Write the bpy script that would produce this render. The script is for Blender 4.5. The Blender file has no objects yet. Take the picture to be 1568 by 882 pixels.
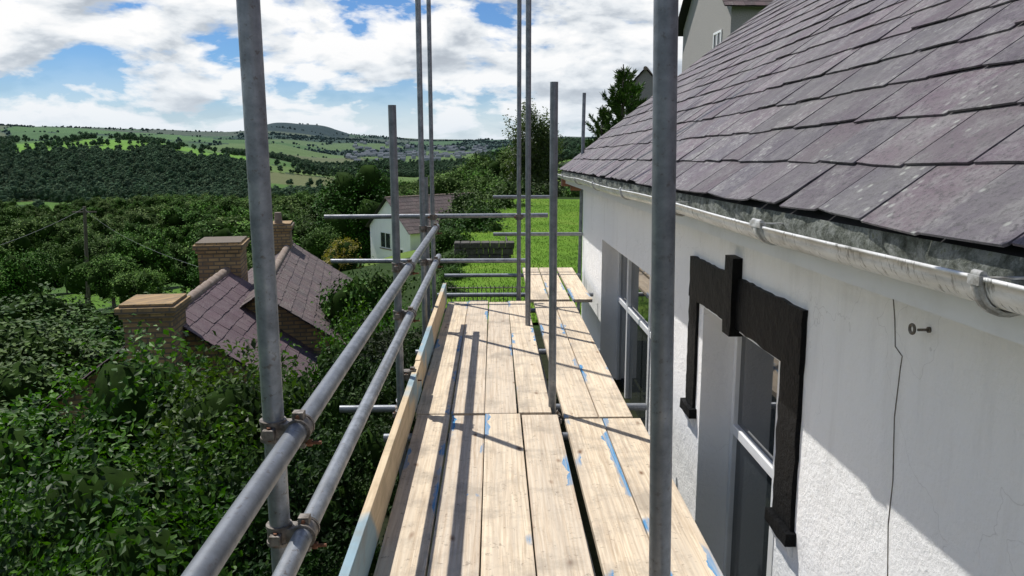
import bpy, math, random
import numpy as np
from mathutils import Vector, Matrix
random.seed(7)
RS=np.random.RandomState
scene=bpy.context.scene
COL=scene.collection
CZ=1.75

# ------------------------------------------------------------------ mesh builder
class MB:
    def __init__(s): s.v=[];s.f=[];s.n=0
    def add(s,V,F,mat=0,smooth=False):
        V=np.asarray(V,dtype=np.float64).reshape(-1,3);F=np.asarray(F,dtype=np.int64)
        s.v.append(V);s.f.append((F+s.n,mat,smooth));s.n+=len(V)
    def box(s,lo,hi,mat=0):
        x0,y0,z0=lo;x1,y1,z1=hi
        V=[(x0,y0,z0),(x1,y0,z0),(x1,y1,z0),(x0,y1,z0),(x0,y0,z1),(x1,y0,z1),(x1,y1,z1),(x0,y1,z1)]
        s.add(V,[(0,3,2,1),(4,5,6,7),(0,1,5,4),(1,2,6,5),(2,3,7,6),(3,0,4,7)],mat)
    def obox(s,c,ax,ay,az,mat=0):
        c,ax,ay,az=[np.array(t,float) for t in (c,ax,ay,az)]
        V=[c+i*ax+j*ay+k*az for k in(-1,1) for i,j in((-1,-1),(1,-1),(1,1),(-1,1))]
        s.add(V,[(0,3,2,1),(4,5,6,7),(0,1,5,4),(1,2,6,5),(2,3,7,6),(3,0,4,7)],mat)
    def cyl(s,p0,p1,r0,r1=None,seg=12,mat=0,caps=True,smooth=True):
        if r1 is None:r1=r0
        p0=np.array(p0,float);p1=np.array(p1,float);d=p1-p0;d/=np.linalg.norm(d)
        a=np.array([0,0,1.]) if abs(d[2])<.9 else np.array([1.,0,0])
        u=np.cross(d,a);u/=np.linalg.norm(u);w=np.cross(d,u)
        t=np.arange(seg)*2*math.pi/seg
        ring=np.outer(np.cos(t),u)+np.outer(np.sin(t),w)
        i=np.arange(seg);j=(i+1)%seg
        s.add(np.vstack([p0+ring*r0,p1+ring*r1]),np.stack([i,i+seg,j+seg,j],1),mat,smooth)
        if caps:
            s.add(p0+ring*r0,[tuple(i)],mat); s.add(p1+ring*r1,[tuple(i[::-1])],mat)
    def build(s,name,mats,parent=None,loc=None,link=True,bevel=0):
        me=bpy.data.meshes.new(name)
        V=np.vstack(s.v)
        me.vertices.add(len(V));me.vertices.foreach_set('co',V.ravel())
        tot=[];idx=[];mi=[];sm=[]
        for F,m,smo in s.f:
            idx.append(F.ravel());tot.append(np.full(len(F),F.shape[1]));mi.append(np.full(len(F),m));sm.append(np.full(len(F),smo))
        idx=np.concatenate(idx);tot=np.concatenate(tot);mi=np.concatenate(mi);sm=np.concatenate(sm)
        me.loops.add(len(idx));me.loops.foreach_set('vertex_index',idx.astype(np.int32))
        me.polygons.add(len(tot));st=np.concatenate([[0],np.cumsum(tot)[:-1]])
        me.polygons.foreach_set('loop_start',st.astype(np.int32))
        for m in mats: me.materials.append(m)
        me.polygons.foreach_set('material_index',mi.astype(np.int32))
        me.polygons.foreach_set('use_smooth',sm.astype(bool))
        me.update(calc_edges=True)
        ob=bpy.data.objects.new(name,me)
        if link: COL.objects.link(ob)
        if parent: ob.parent=parent
        if loc is not None: ob.location=loc
        if bevel:
            b=ob.modifiers.new('b','BEVEL');b.width=bevel;b.segments=2;b.limit_method='ANGLE'
        return ob
def empty(name,loc=(0,0,0),rot=(0,0,0)):
    e=bpy.data.objects.new(name,None);e.location=loc;e.rotation_euler=rot;COL.objects.link(e);e.empty_display_size=.2;return e

# ------------------------------------------------------------------ node helper
class G:
    def __init__(s,tree): s.t=tree
    def n(s,typ,ins=None,**pr):
        nd=s.t.nodes.new(typ)
        for k,v in pr.items(): setattr(nd,k,v)
        for k,v in (ins or {}).items():
            if isinstance(v,bpy.types.NodeSocket): s.t.links.new(v,nd.inputs[k])
            else: nd.inputs[k].default_value=v
        return nd
    def math(s,op,a,b=0.0,c=0.0,clamp=False):
        return s.n('ShaderNodeMath',{0:a,1:b,2:c},operation=op,use_clamp=clamp).outputs[0]
    def mix(s,f,a,b,mode='MIX'):
        nd=s.t.nodes.new('ShaderNodeMix');nd.data_type='RGBA';nd.blend_type=mode
        for i,v in ((0,f),(6,a),(7,b)):
            if isinstance(v,bpy.types.NodeSocket): s.t.links.new(v,nd.inputs[i])
            else: nd.inputs[i].default_value=(*v,1) if isinstance(v,tuple) and len(v)==3 else v
        return nd.outputs[2]
    def ramp(s,f,stops,interp='LINEAR'):
        nd=s.n('ShaderNodeValToRGB',{0:f});cr=nd.color_ramp;cr.interpolation=interp
        while len(cr.elements)<len(stops): cr.elements.new(.5)
        for e,(p,c) in zip(cr.elements,stops):
            e.position=p;e.color=(c,c,c,1) if isinstance(c,(int,float)) else (*c,1)
        return nd.outputs[0]
    def noise(s,vec,scale,detail=4,rough=.5,dist=0.0):
        return s.n('ShaderNodeTexNoise',{'Vector':vec,'Scale':scale,'Detail':detail,'Roughness':rough,'Distortion':dist}).outputs[0]
    def mapv(s,vec,sc=(1,1,1),loc=(0,0,0),rot=(0,0,0)):
        return s.n('ShaderNodeMapping',{'Vector':vec,'Scale':sc,'Location':loc,'Rotation':rot}).outputs[0]
def mat(name,fn,rough=.6,metal=0.0,spec=.5):
    m=bpy.data.materials.new(name);m.use_nodes=True
    g=G(m.node_tree);b=m.node_tree.nodes['Principled BSDF']
    b.inputs['Roughness'].default_value=rough;b.inputs['Metallic'].default_value=metal;b.inputs['Specular IOR Level'].default_value=spec
    tc=g.n('ShaderNodeTexCoord')
    r=fn(g,tc,b)
    col=r[0]
    if isinstance(col,bpy.types.NodeSocket): g.t.links.new(col,b.inputs['Base Color'])
    else: b.inputs['Base Color'].default_value=(*col,1)
    if len(r)>1 and r[1] is not None:
        bp=g.n('ShaderNodeBump',{'Height':r[1],'Strength':r[2],'Distance':r[3]})
        g.t.links.new(bp.outputs[0],b.inputs['Normal'])
    return m

def f_wood(g,tc,b):
    o=tc.outputs['Object'];rnd=g.n('ShaderNodeObjectInfo').outputs['Random']
    off=g.n('ShaderNodeCombineXYZ',{0:g.math('MULTIPLY',rnd,13.),1:g.math('MULTIPLY',rnd,71.),2:0.}).outputs[0]
    p=g.n('ShaderNodeVectorMath',{0:o,1:off},operation='ADD').outputs[0]
    gr=g.noise(g.mapv(p,(60,2.2,30)),1.,7,.65,.5)
    gr2=g.noise(g.mapv(p,(12,.8,8)),1.,5,.65,1.2)
    wv=g.n('ShaderNodeTexWave',{'Vector':g.mapv(p,(1,.06,1)),'Scale':13.,'Distortion':7.,'Detail':4.,'Detail Scale':1.4}).outputs[1]
    base=g.mix(g.math('FRACT',g.math('MULTIPLY',rnd,5.3)),(.76,.645,.475),(.62,.54,.43))
    c=g.mix(g.math('MULTIPLY',wv,.28),base,(.50,.35,.215))
    c=g.mix(g.ramp(gr,[(.44,0.),(.70,.75)]),c,(.33,.24,.16))
    c=g.mix(g.ramp(gr2,[(.42,0.),(.70,.6)]),c,(.47,.41,.335))
    nz=g.n('ShaderNodeTexNoise',{'Vector':p,'Scale':2.,'Detail':2.}).outputs[1]
    vo=g.n('ShaderNodeTexVoronoi',{'Vector':g.n('ShaderNodeVectorMath',{0:g.mapv(p,(7.,2.6,0)),1:nz},operation='ADD').outputs[0],'Scale':1.}).outputs['Distance']
    c=g.mix(g.ramp(vo,[(.035,.9),(.08,.45),(.14,0.)]),c,(.15,.075,.035))
    st=g.noise(p,3.,6,.7)
    c=g.mix(g.ramp(st,[(.49,0.),(.65,.65)]),c,(.30,.26,.21))
    sp=g.noise(p,30.,4,.7)
    c=g.mix(g.ramp(sp,[(.60,0.),(.70,.6)]),c,(.15,.12,.095))
    sx=g.n('ShaderNodeSeparateXYZ',{0:o})
    ex=g.math('ABSOLUTE',sx.outputs[0])
    edge=g.math('GREATER_THAN',g.math('ADD',ex,g.math('MULTIPLY',g.noise(p,9.,3),.09)),.134)
    bl=g.noise(g.mapv(p,(2,1.3,1)),1.,2)
    bl=g.math('MULTIPLY',edge,g.ramp(bl,[(.565,0.),(.59,.95)]))
    pat=g.ramp(g.noise(g.mapv(p,(3,1.6,1),(4,2,0)),1.3,6,.62),[(.71,0.),(.72,.85)])
    bl=g.math('MAXIMUM',bl,pat)
    bl=g.math('MULTIPLY',bl,g.ramp(gr,[(.4,1.),(.64,.15)]))
    c=g.mix(bl,c,(.025,.22,.46))
    return c,gr,.5,.004
M_wood=mat('board_wood',f_wood,.8,0,.2)
def f_toe(g,tc,b):
    o=tc.outputs['Object']
    gr=g.noise(g.mapv(o,(40,2,45)),1.,6,.6,.6)
    c=g.mix(g.ramp(gr,[(.42,0.),(.72,.6)]),(.62,.50,.33),(.38,.27,.16))
    c=g.mix(g.ramp(g.noise(g.mapv(o,(1,.9,1),(0,.3,0)),1.,3),[(.54,0.),(.58,.7)]),c,(.10,.30,.44))
    c=g.mix(g.ramp(g.noise(o,5.,5,.6),[(.5,0.),(.75,.5)]),c,(.22,.17,.11))
    return c,gr,.3,.003
M_toe=mat('toe_board_wood',f_toe,.75,0,.25)
def f_galv(g,tc,b):
    o=tc.outputs['Object'];rnd=g.n('ShaderNodeObjectInfo').outputs['Random']
    a=g.noise(o,14.,6,.65);c2=g.noise(g.mapv(o,(60,60,60)),1.,4,.6);a3=g.noise(g.mapv(o,(30,30,1.2)),1.,4,.6)
    c=g.ramp(a,[(.3,(.15,.165,.18)),(.55,(.29,.31,.335)),(.75,(.42,.44,.46))])
    c=g.mix(g.ramp(a3,[(.5,0.),(.7,.6)]),c,(.19,.19,.185))
    c=g.mix(g.ramp(c2,[(.60,0.),(.70,.7)]),c,(.12,.09,.07))
    c=g.mix(g.math('MULTIPLY',rnd,.5),c,(.11,.12,.135))
    g.t.links.new(g.ramp(a,[(.3,.55),(.7,.36)]),b.inputs['Roughness'])
    return c,c2,.12,.002
M_galv=mat('galvanised_tube',f_galv,.5,.6)
M_coup=mat('coupler_steel',lambda g,tc,b:(g.ramp(g.noise(tc.outputs['Object'],40.,5,.6),[(.35,(.09,.075,.06)),(.6,(.22,.20,.18)),(.8,(.30,.24,.18))]),g.noise(tc.outputs['Object'],60.,3),.3,.003),.55,.5)
M_rust=mat('rusty_bolt',lambda g,tc,b:(g.ramp(g.noise(tc.outputs['Object'],90.,4),[(.35,(.08,.035,.02)),(.65,(.22,.09,.045))]),),.7,.3)
M_dark=mat('dark_interior',lambda g,tc,b:((.012,.013,.014),),.8)
def f_render(g,tc,b):
    o=tc.outputs['Object']
    n1=g.noise(o,1.3,5,.6);n2=g.noise(o,55.,6,.7);n3=g.noise(o,6.,5,.6)
    c=g.mix(g.ramp(n1,[(.4,0.),(.75,.4)]),(.88,.88,.87),(.79,.79,.785))
    c=g.mix(g.ramp(g.noise(g.mapv(o,(1,6,.6)),1.5,5,.6),[(.54,0.),(.75,.3)]),c,(.60,.59,.56))
    hz_=g.n('ShaderNodeSeparateXYZ',{0:o}).outputs[2]
    grime=g.math('MULTIPLY',g.ramp(g.math('ADD',hz_,1.),[(.45,0.),(.70,.8)]),g.ramp(g.noise(g.mapv(o,(1,7,1.5)),1.,5,.65),[(.45,0.),(.65,.55)]))
    c=g.mix(grime,c,(.50,.49,.46))
    v=g.n('ShaderNodeTexVoronoi',{'Vector':g.n('ShaderNodeVectorMath',{0:o,1:g.n('ShaderNodeTexNoise',{'Vector':o,'Scale':3.,'Detail':4.}).outputs[1]},operation='ADD').outputs[0],'Scale':1.1},feature='DISTANCE_TO_EDGE').outputs[0]
    ck=g.math('MULTIPLY',g.ramp(v,[(0.,1.),(.003,0.)]),g.ramp(g.noise(o,1.1,2),[(.5,0.),(.55,.4)]))
    c=g.mix(ck,c,(.45,.44,.43))
    h=g.math('ADD',g.math('MULTIPLY',n2,.4),g.math('MULTIPLY',n3,1.))
    return c,h,.7,.02
M_wall=mat('white_render',f_render,.85,0,.2)
M_black=mat('black_masonry_paint',lambda g,tc,b:(g.ramp(g.noise(tc.outputs['Object'],50.,7,.75),[(.35,(.003,.0035,.004)),(.62,(.006,.006,.0065)),(.72,(.04,.04,.04)),(.8,(.16,.155,.15))]),g.noise(tc.outputs['Object'],24.,7,.7),1.,.035),.5,0,.14)
M_upvc=mat('white_upvc',lambda g,tc,b:(g.mix(g.ramp(g.noise(tc.outputs['Object'],5.,5,.65),[(.5,0.),(.8,.35)]),(.80,.81,.81),(.52,.51,.47)),),.3,0,.5)
def f_gut(g,tc,b):
    o=tc.outputs['Object']
    c=g.mix(g.ramp(g.noise(g.mapv(o,(3,2,9)),2.,6,.7),[(.44,0.),(.70,.8)]),(.80,.805,.79),(.38,.37,.33))
    c=g.mix(g.ramp(g.noise(g.mapv(o,(8,26,8)),2.,4,.7),[(.56,0.),(.66,.8)]),c,(.11,.11,.09))
    return c,
M_gut=mat('gutter_upvc',f_gut,.35,0,.5)
M_brk=mat('gutter_bracket_upvc',lambda g,tc,b:(g.ramp(g.noise(tc.outputs['Object'],20.,5,.7),[(.4,(.58,.59,.58)),(.65,(.20,.19,.165))]),),.4)
M_fascia=mat('mossy_mortar',lambda g,tc,b:(g.ramp(g.noise(tc.outputs['Object'],18.,8,.78),[(.35,(.03,.035,.022)),(.50,(.13,.145,.12)),(.60,(.25,.265,.245)),(.70,(.09,.11,.04))]),g.noise(tc.outputs['Object'],26.,6,.7),1.,.03),.95)
M_brownwood=mat('rafter_timber',lambda g,tc,b:(g.ramp(g.noise(g.mapv(tc.outputs['Object'],(3,30,30)),1.,4),[(.3,(.16,.06,.03)),(.7,(.30,.13,.07))]),),.6)
M_glass=mat('window_glass',lambda g,tc,b:((.03,.036,.04),),.03,0,.9)
def f_slate(g,tc,b,tint=0):
    o=tc.outputs['Object'];gm=g.n('ShaderNodeNewGeometry').outputs['Random Per Island']
    r2=g.math('FRACT',g.math('MULTIPLY',gm,17.3))
    c=g.ramp(gm,[(0.,(.105,.092,.108)),(.35,(.155,.115,.138)),(.6,(.122,.112,.130)),(.85,(.170,.130,.150)),(1.,(.115,.105,.113))])
    n1=g.noise(o,7.,9,.78);n2=g.noise(o,45.,6,.8);n3=g.noise(o,1.4,5,.65)
    if tint: c=g.mix(.6,c,(.145,.098,.085))
    c=g.mix(g.ramp(n1,[(.46,0.),(.58,.7)]),c,(.25,.24,.24) if not tint else (.18,.15,.135))
    c=g.mix(g.ramp(n2,[(.51,0.),(.60,.75)]),c,(.05,.045,.05))
    c=g.mix(g.ramp(n3,[(.45,0.),(.66,.45)]),c,(.19,.19,.175) if not tint else (.12,.105,.09))
    v=g.n('ShaderNodeTexVoronoi',{'Vector':o,'Scale':24.}).outputs['Distance']
    c=g.mix(g.math('MULTIPLY',g.ramp(v,[(.14,.85),(.28,0.)]),g.ramp(g.noise(o,3.5,5,.6),[(.46,0.),(.56,1.)])),c,(.36,.37,.34))
    c=g.mix(g.ramp(r2,[(.5,0.),(1.,.4)]),c,(.05,.045,.052))
    h=g.math('ADD',g.math('MULTIPLY',n1,1.),g.math('MULTIPLY',n2,.8))
    return c,h,1.,.010
M_slate=mat('welsh_slate',f_slate,.65,0,.3)
M_slate2=mat('old_roof_tile',lambda g,tc,b:f_slate(g,tc,b,1),.8,0,.2)
def f_slp(g,tc,b):
    r=f_slate(g,tc,b,0);return (g.mix(.65,r[0],(.135,.085,.092)),)+tuple(r[1:])
M_slate3=mat('purple_slate',f_slp,.8,0,.2)
def f_brick(g,tc,b):
    o=tc.outputs['Object']
    s=g.n('ShaderNodeSeparateXYZ',{0:o})
    p=g.n('ShaderNodeCombineXYZ',{0:g.math('ADD',s.outputs[0],s.outputs[1]),1:s.outputs[2],2:0.}).outputs[0]
    br=g.n('ShaderNodeTexBrick',{'Vector':p,'Color1':(.40,.27,.125,1),'Color2':(.25,.16,.075,1),'Mortar':(.13,.105,.08,1),'Scale':1.,'Mortar Size':.014,'Brick Width':.225,'Row Height':.082,'Bias':0.})
    c=g.mix(g.ramp(g.noise(o,6.,5),[(.45,0.),(.75,.7)]),br.outputs[0],(.11,.09,.06))
    return c,br.outputs[1],-.4,.01
M_brick=mat('yellow_brick',f_brick,.9)
M_clay=mat('clay_ridge',lambda g,tc,b:(g.ramp(g.noise(tc.outputs['Object'],8.,4),[(.3,(.17,.12,.09)),(.7,(.27,.22,.18))]),),.85)
M_greyrend=mat('grey_pebbledash',lambda g,tc,b:(g.ramp(g.noise(tc.outputs['Object'],30.,5,.7),[(.3,(.24,.23,.22)),(.7,(.40,.385,.37))]),g.noise(tc.outputs['Object'],60.,3),.5,.02),.9)
M_bark=mat('bark',lambda g,tc,b:(g.ramp(g.noise(g.mapv(tc.outputs['Object'],(8,8,2)),1.,5),[(.3,(.05,.04,.03)),(.7,(.14,.12,.095))]),),.9)
def leafmat(name,cols,trans=.3,rough=.45,core=False,spec=.3):
    m=bpy.data.materials.new(name);m.use_nodes=True;g=G(m.node_tree);b=m.node_tree.nodes['Principled BSDF']
    gm=g.n('ShaderNodeNewGeometry').outputs['Random Per Island'];oi=g.n('ShaderNodeObjectInfo').outputs['Random']
    c=g.ramp(gm,[(0.,cols[0]),(.5,cols[1]),(1.,cols[2])])
    tc=g.n('ShaderNodeTexCoord')
    c=g.mix(g.ramp(g.noise(tc.outputs['Object'],1.7,3),[(.35,.0),(.62,.7)]),c,tuple(x*.6 for x in cols[0]))
    hv=g.n('ShaderNodeHueSaturation',{'Hue':g.math('ADD',.475,g.math('MULTIPLY',oi,.045)),'Saturation':g.math('ADD',.9,g.math('MULTIPLY',oi,.2)),'Value':g.math('ADD',.7,g.math('MULTIPLY',g.math('FRACT',g.math('MULTIPLY',oi,7.7)),.65)),'Color':c}).outputs[0]
    g.t.links.new(hv,b.inputs['Base Color']);b.inputs['Roughness'].default_value=rough;b.inputs['Specular IOR Level'].default_value=spec
    if trans>0:
        tr=g.n('ShaderNodeBsdfTranslucent',{'Color':g.mix(1.,hv,(1.,1.15,.4),'MULTIPLY')})
        mx=g.n('ShaderNodeMixShader',{0:trans,1:b.outputs[0],2:tr.outputs[0]})
        g.t.links.new(mx.outputs[0],m.node_tree.nodes['Material Output'].inputs[0])
    return m
L_near=leafmat('leaves_hedge',[(.018,.050,.006),(.050,.130,.011),(.12,.255,.02)],.36,.5,spec=.28)
L_under=leafmat('leaves_shade',[(.010,.026,.005),(.022,.055,.008),(.045,.10,.014)],.1,.6,spec=.15)  # darker leaf copy: shade beside the scaffold put into the colour
L_dark=leafmat('leaves_dark',[(.026,.066,.009),(.050,.120,.013),(.09,.19,.02)],0,.6,spec=.15)
L_mid=leafmat('leaves_wood',[(.048,.10,.022),(.085,.165,.028),(.14,.24,.04)],0,.65,spec=.12)
L_far=leafmat('leaves_far_haze_tint',[(.062,.105,.060),(.082,.138,.070),(.11,.18,.076)],0,.8,spec=.1)  # distance haze painted into the leaf colour
L_hz=leafmat('leaves_haze_tint',[(.062,.100,.105),(.074,.12,.112),(.09,.145,.12)],0,.9,spec=.05)  # bluish aerial haze painted into the leaf colour
L_yel=leafmat('leaves_golden',[(.22,.22,.015),(.38,.36,.02),(.50,.46,.04)],.3)
L_birch=leafmat('leaves_birch',[(.05,.09,.02),(.09,.15,.035),(.15,.23,.06)],.35)
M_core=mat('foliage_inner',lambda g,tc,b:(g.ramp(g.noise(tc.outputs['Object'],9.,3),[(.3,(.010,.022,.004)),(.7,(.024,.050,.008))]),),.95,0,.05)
M_corefar=mat('foliage_inner_far_haze_tint',lambda g,tc,b:((.040,.072,.042),),.95,0,.05)  # crown core, haze painted into its colour too
M_corehz=mat('foliage_inner_haze_tint',lambda g,tc,b:((.052,.088,.090),),.95,0,.05)  # crown core with the bluer haze in its base colour

# ------------------------------------------------------------------ camera, sun, world
cam=bpy.data.cameras.new('camera');camo=bpy.data.objects.new('camera',cam);COL.objects.link(camo)
cam.sensor_width=36;cam.lens=27.1;cam.clip_start=.05;cam.clip_end=20000
camo.location=(0,0,CZ);camo.rotation_euler=(math.radians(90-10.7),0,math.radians(-1.3));scene.camera=camo
sd=Vector((.40,-.39,-1.)).normalized()
sun=bpy.data.lights.new('sun','SUN');sun.energy=5.0;sun.angle=math.radians(.5);sun.color=(1,.96,.90)
so=bpy.data.objects.new('sun',sun);COL.objects.link(so);so.rotation_euler=sd.to_track_quat('-Z','Y').to_euler()
w=bpy.data.worlds.new('World');scene.world=w;w.use_nodes=True
g=G(w.node_tree);bg=w.node_tree.nodes['Background'];out=w.node_tree.nodes['World Output']
sky=g.n('ShaderNodeTexSky',sky_type='NISHITA',sun_disc=False,sun_elevation=math.radians(60.8),sun_rotation=math.radians(-45.7),altitude=150.)
sky.air_density=1.0;sky.dust_density=.0;sky.ozone_density=3.
bg.inputs[1].default_value=.08
tc=g.n('ShaderNodeTexCoord').outputs['Generated']
zz=g.n('ShaderNodeSeparateXYZ',{0:tc}).outputs[2]
skyc=g.mix(1.,sky.outputs[0],(.60,.86,1.2),'MULTIPLY')
g.t.links.new(skyc,bg.inputs[0])
sc=(1,1,2.5);loc=(3.1,1.7,.35)
v1=g.mapv(tc,sc,loc);v2=g.mapv(tc,sc,(loc[0]-.012,loc[1]+.012,loc[2]+.045))
n1=g.noise(v1,7.5,14,.55,.15);n2=g.noise(v2,7.5,8,.53,.15)
big=g.noise(v1,2.6,2,.5)
nn=g.math('ADD',n1,g.math('MULTIPLY',g.math('SUBTRACT',big,.5),.30))
nn=g.math('SUBTRACT',nn,g.math('MULTIPLY',g.math('MAXIMUM',g.math('SUBTRACT',zz,.22),0.),.26))
dens=g.ramp(nn,[(.420,0.),(.457,.65),(.50,1.)])
lit=g.math('ADD',g.math('MULTIPLY',g.math('SUBTRACT',n1,n2),4.8),.58,clamp=True)
thick=g.ramp(nn,[(.47,1.),(.68,.0)])
sh=g.math('ADD',g.math('MULTIPLY',lit,.62),g.math('MULTIPLY',thick,.38))
ccol=g.ramp(sh,[(.12,(.36,.40,.46)),(.36,(.54,.59,.65)),(.56,(.82,.855,.89)),(.74,(1.,1.,1.))])
hzf=g.ramp(zz,[(.0,.75),(.05,.25),(.12,0.)])
ccol=g.mix(hzf,ccol,(.70,.79,.88))
cb=g.n('ShaderNodeBackground',{'Color':ccol,'Strength':1.})
dens=g.math('MAXIMUM',dens,g.ramp(zz,[(.0,.85),(.05,.25),(.10,0.)]))
mx=g.n('ShaderNodeMixShader',{0:dens,1:bg.outputs[0],2:cb.outputs[0]})
g.t.links.new(mx.outputs[0],out.inputs[0])
scene.view_settings.view_transform='Standard';scene.view_settings.look='None';scene.view_settings.exposure=0

# ------------------------------------------------------------------ terrain
D=np.array([0,30,60,100,200,300,600,900,1300,1700,2400,3500,4500,9000.])
LP=[-6,-9,-13,-19,-30,-38,-50,-48,-20,-6,-6,54,62,-100]
HI=[-3,-3,0,4,12,20,50,70,90,90,90,90,80,0]
ST=[(-180,HI),(-110,HI),(-80,LP),(-35,LP),(-24,LP),(-17,[-6,-9,-13,-18,-28,-36,-50,-54,-42,-25,-8,30,44,-100]),
 (-11,[-6,-8.5,-12,-17,-26,-34,-48,-56,-58,-52,-34,8,34,-100]),(-5,[-6,-8,-10,-14,-22,-30,-45,-56,-58,-54,-38,-4,18,-100]),
 (0,[-3,-4,-6,-9,-16,-22,-36,-45,-45,-44,-32,-4,14,-100]),(6,[-3,-3,-3,-3,-5,-8,-15,-20,-20,-15,0,10,20,-100]),(20,HI),(180,HI)]
SA=np.array([s[0] for s in ST],float);SP=np.array([s[1] for s in ST],float)
def sstep(t): t=np.clip(t,0,1);return t*t*(3-2*t)
def H(x,y):
    x=np.asarray(x,float);y=np.asarray(y,float)
    d=np.hypot(x,y);a=np.degrees(np.arctan2(x,y))
    k=np.clip(np.searchsorted(SA,a)-1,0,len(SA)-2);t=sstep((a-SA[k])/(SA[k+1]-SA[k]))
    j=np.clip(np.searchsorted(D,d)-1,0,len(D)-2);q=(d-D[j])/(D[j+1]-D[j]);q=.5*q+.5*sstep(q)
    q=np.clip(q,0,1)
    za=SP[k,j]*(1-q)+SP[k,j+1]*q;zb=SP[k+1,j]*(1-q)+SP[k+1,j+1]*q
    z=za*(1-t)+zb*t
    amp=np.clip((d-150)/1500,0,1)
    z=z+amp*(6*np.sin(x/170+1.3*np.sin(y/260))+5*np.sin(y/140+x/310)+2.5*np.sin(x/60+2*np.sin(y/75)))
    z=z+62*np.exp(-((x+940)/200)**4-((y-3800)/250)**2)
    zn=-2.78-3.0*sstep((-.9-x)/3.5)-np.maximum(0,-x-4)*.17-.03*np.maximum(0,y-30)*(x<2)
    b=sstep((d-35)/60)
    return zn*(1-b)+z*b+CZ
def hsh(i,j,k=0):
    v=np.sin(i*127.1+j*311.7+k*74.7)*43758.5453
    return v-np.floor(v)
def vor(x,y,cell):
    xs=x/cell+.25*np.sin(y/cell*1.3);ys=y/cell+.25*np.sin(x/cell*1.7)
    i0=np.floor(xs);j0=np.floor(ys);f1=np.full(x.shape,9.);f2=f1.copy();idd=f1.copy()
    for a in(-1,0,1):
        for c in(-1,0,1):
            i=i0+a;j=j0+c
            dd=np.hypot(xs-(i+.5+.8*(hsh(i,j)-.5)),ys-(j+.5+.8*(hsh(i,j,3)-.5)))
            n=dd<f1;f2=np.where(n,f1,np.minimum(f2,dd));idd=np.where(n,hsh(i,j,9),idd);f1=np.where(n,dd,f1)
    return idd,(f2-f1)*cell
def cover(x,y):
    d=np.hypot(x,y);a=np.degrees(np.arctan2(x,y))
    i1,e1=vor(x,y,95.);i2,e2=vor(x,y,190.);i3,e3=vor(x,y,330.)
    idd=np.where(d>1900,i3,np.where(d>750,i2,i1));ed=np.where(d>1900,e3,np.where(d>750,e2,e1))
    wood=idd<np.where(d>1900,.30,np.where(d>750,.32,np.where(d<270,.66,.40)))
    band=(a<-17.5)&(d>820+30*np.sin(a*2))&(d<1290+40*np.sin(a*1.3))
    wood=wood|band
    strip=(a<-17)&(d>1330)&(d<1640)&(ed>6)
    wood=wood&~strip
    wood=wood&~((a>-13.5)&(a<-9)&(d>330)&(d<720))
    return idd,ed,wood,strip,d,a
ang=np.concatenate([np.linspace(-180,-42,50)[:-1],np.linspace(-42,25,760)[:-1],np.linspace(25,180,50)[:-1]])
rad=np.concatenate([[0.4],np.geomspace(2,9000,430)])
A,R=np.meshgrid(np.radians(ang),rad);X=(R*np.sin(A));Y=(R*np.cos(A));Z=H(X,Y)
nr,na=X.shape
idd,ed,wood,strip,dd,aa=cover(X.ravel(),Y.ravel())
pal=np.array([(.10,.20,.026),(.13,.26,.03),(.075,.15,.028),(.16,.24,.05),(.11,.22,.03),(.19,.20,.08),(.065,.13,.028),(.12,.24,.033)])
ci=(np.floor(idd*97)%8).astype(int);C=pal[ci]
C=np.where(strip[:,None],np.array((.20,.40,.03)),C)
C=np.where(wood[:,None],np.array((.03,.06,.02)),C)
hw=np.where(dd>750,7,2.5)
C=np.where((ed<hw)[:,None]&~wood[:,None],np.array((.03,.06,.02)),C)
up=(dd>3300)[:,None]&(idd>.6)[:,None];C=np.where(up,np.array((.13,.14,.07)),C)
kn=(((X.ravel()+940)/240)**2+((Y.ravel()-3800)/330)**2<1)[:,None];C=np.where(kn,np.array((.02,.032,.03)),C)
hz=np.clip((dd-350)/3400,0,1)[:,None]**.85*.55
C=C*(1-hz)+np.array((.085,.135,.17))*hz  # bluish aerial haze baked into the ground colour by distance
nearm=(dd<45)[:,None];C=np.where(nearm,np.array((.035,.065,.015)),C)
yard=((X.ravel()>-1.8)&(Y.ravel()<11.4)&(Y.ravel()>-8)&(dd<14))[:,None];C=np.where(yard,np.array((.03,.035,.018)),C)
mb=MB();i=np.arange(nr-1)[:,None]*na;j=np.arange(na)[None,:];j2=(j+1)%na
F=np.stack([(i+j),(i+na+j),(i+na+j2),(i+j2)],-1).reshape(-1,4)
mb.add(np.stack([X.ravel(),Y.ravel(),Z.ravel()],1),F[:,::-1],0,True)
mb.add(np.stack([X[0],Y[0],Z[0]],1),[tuple(range(na))],0,True)
def f_ground(g,tc,b):
    o=tc.outputs['Object'];c=g.n('ShaderNodeAttribute',attribute_name='Col').outputs['Color']
    n=g.noise(o,.02,8,.65);n2=g.noise(o,1.3,6,.7);n3=g.noise(o,14.,5,.7)
    c=g.mix(g.ramp(n,[(.35,0.),(.7,.45)]),c,g.mix(1.,c,(.55,.6,.5),'MULTIPLY'))
    c=g.mix(g.ramp(n2,[(.35,.5),(.7,0.)]),c,g.mix(1.,c,(.5,.55,.4),'MULTIPLY'))
    c=g.mix(g.ramp(n3,[(.4,.6),(.6,0.)]),c,g.mix(1.,c,(.4,.45,.4),'MULTIPLY'))
    return c,n2,.5,.1
M_ground=mat('ground_fields',f_ground,.95,0,.1)
gr=mb.build('ground',[M_ground])
ca=gr.data.color_attributes.new('Col','FLOAT_COLOR','POINT')
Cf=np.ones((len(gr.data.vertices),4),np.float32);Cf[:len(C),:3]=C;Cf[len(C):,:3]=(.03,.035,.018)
ca.data.foreach_set('color',Cf.ravel())

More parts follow.
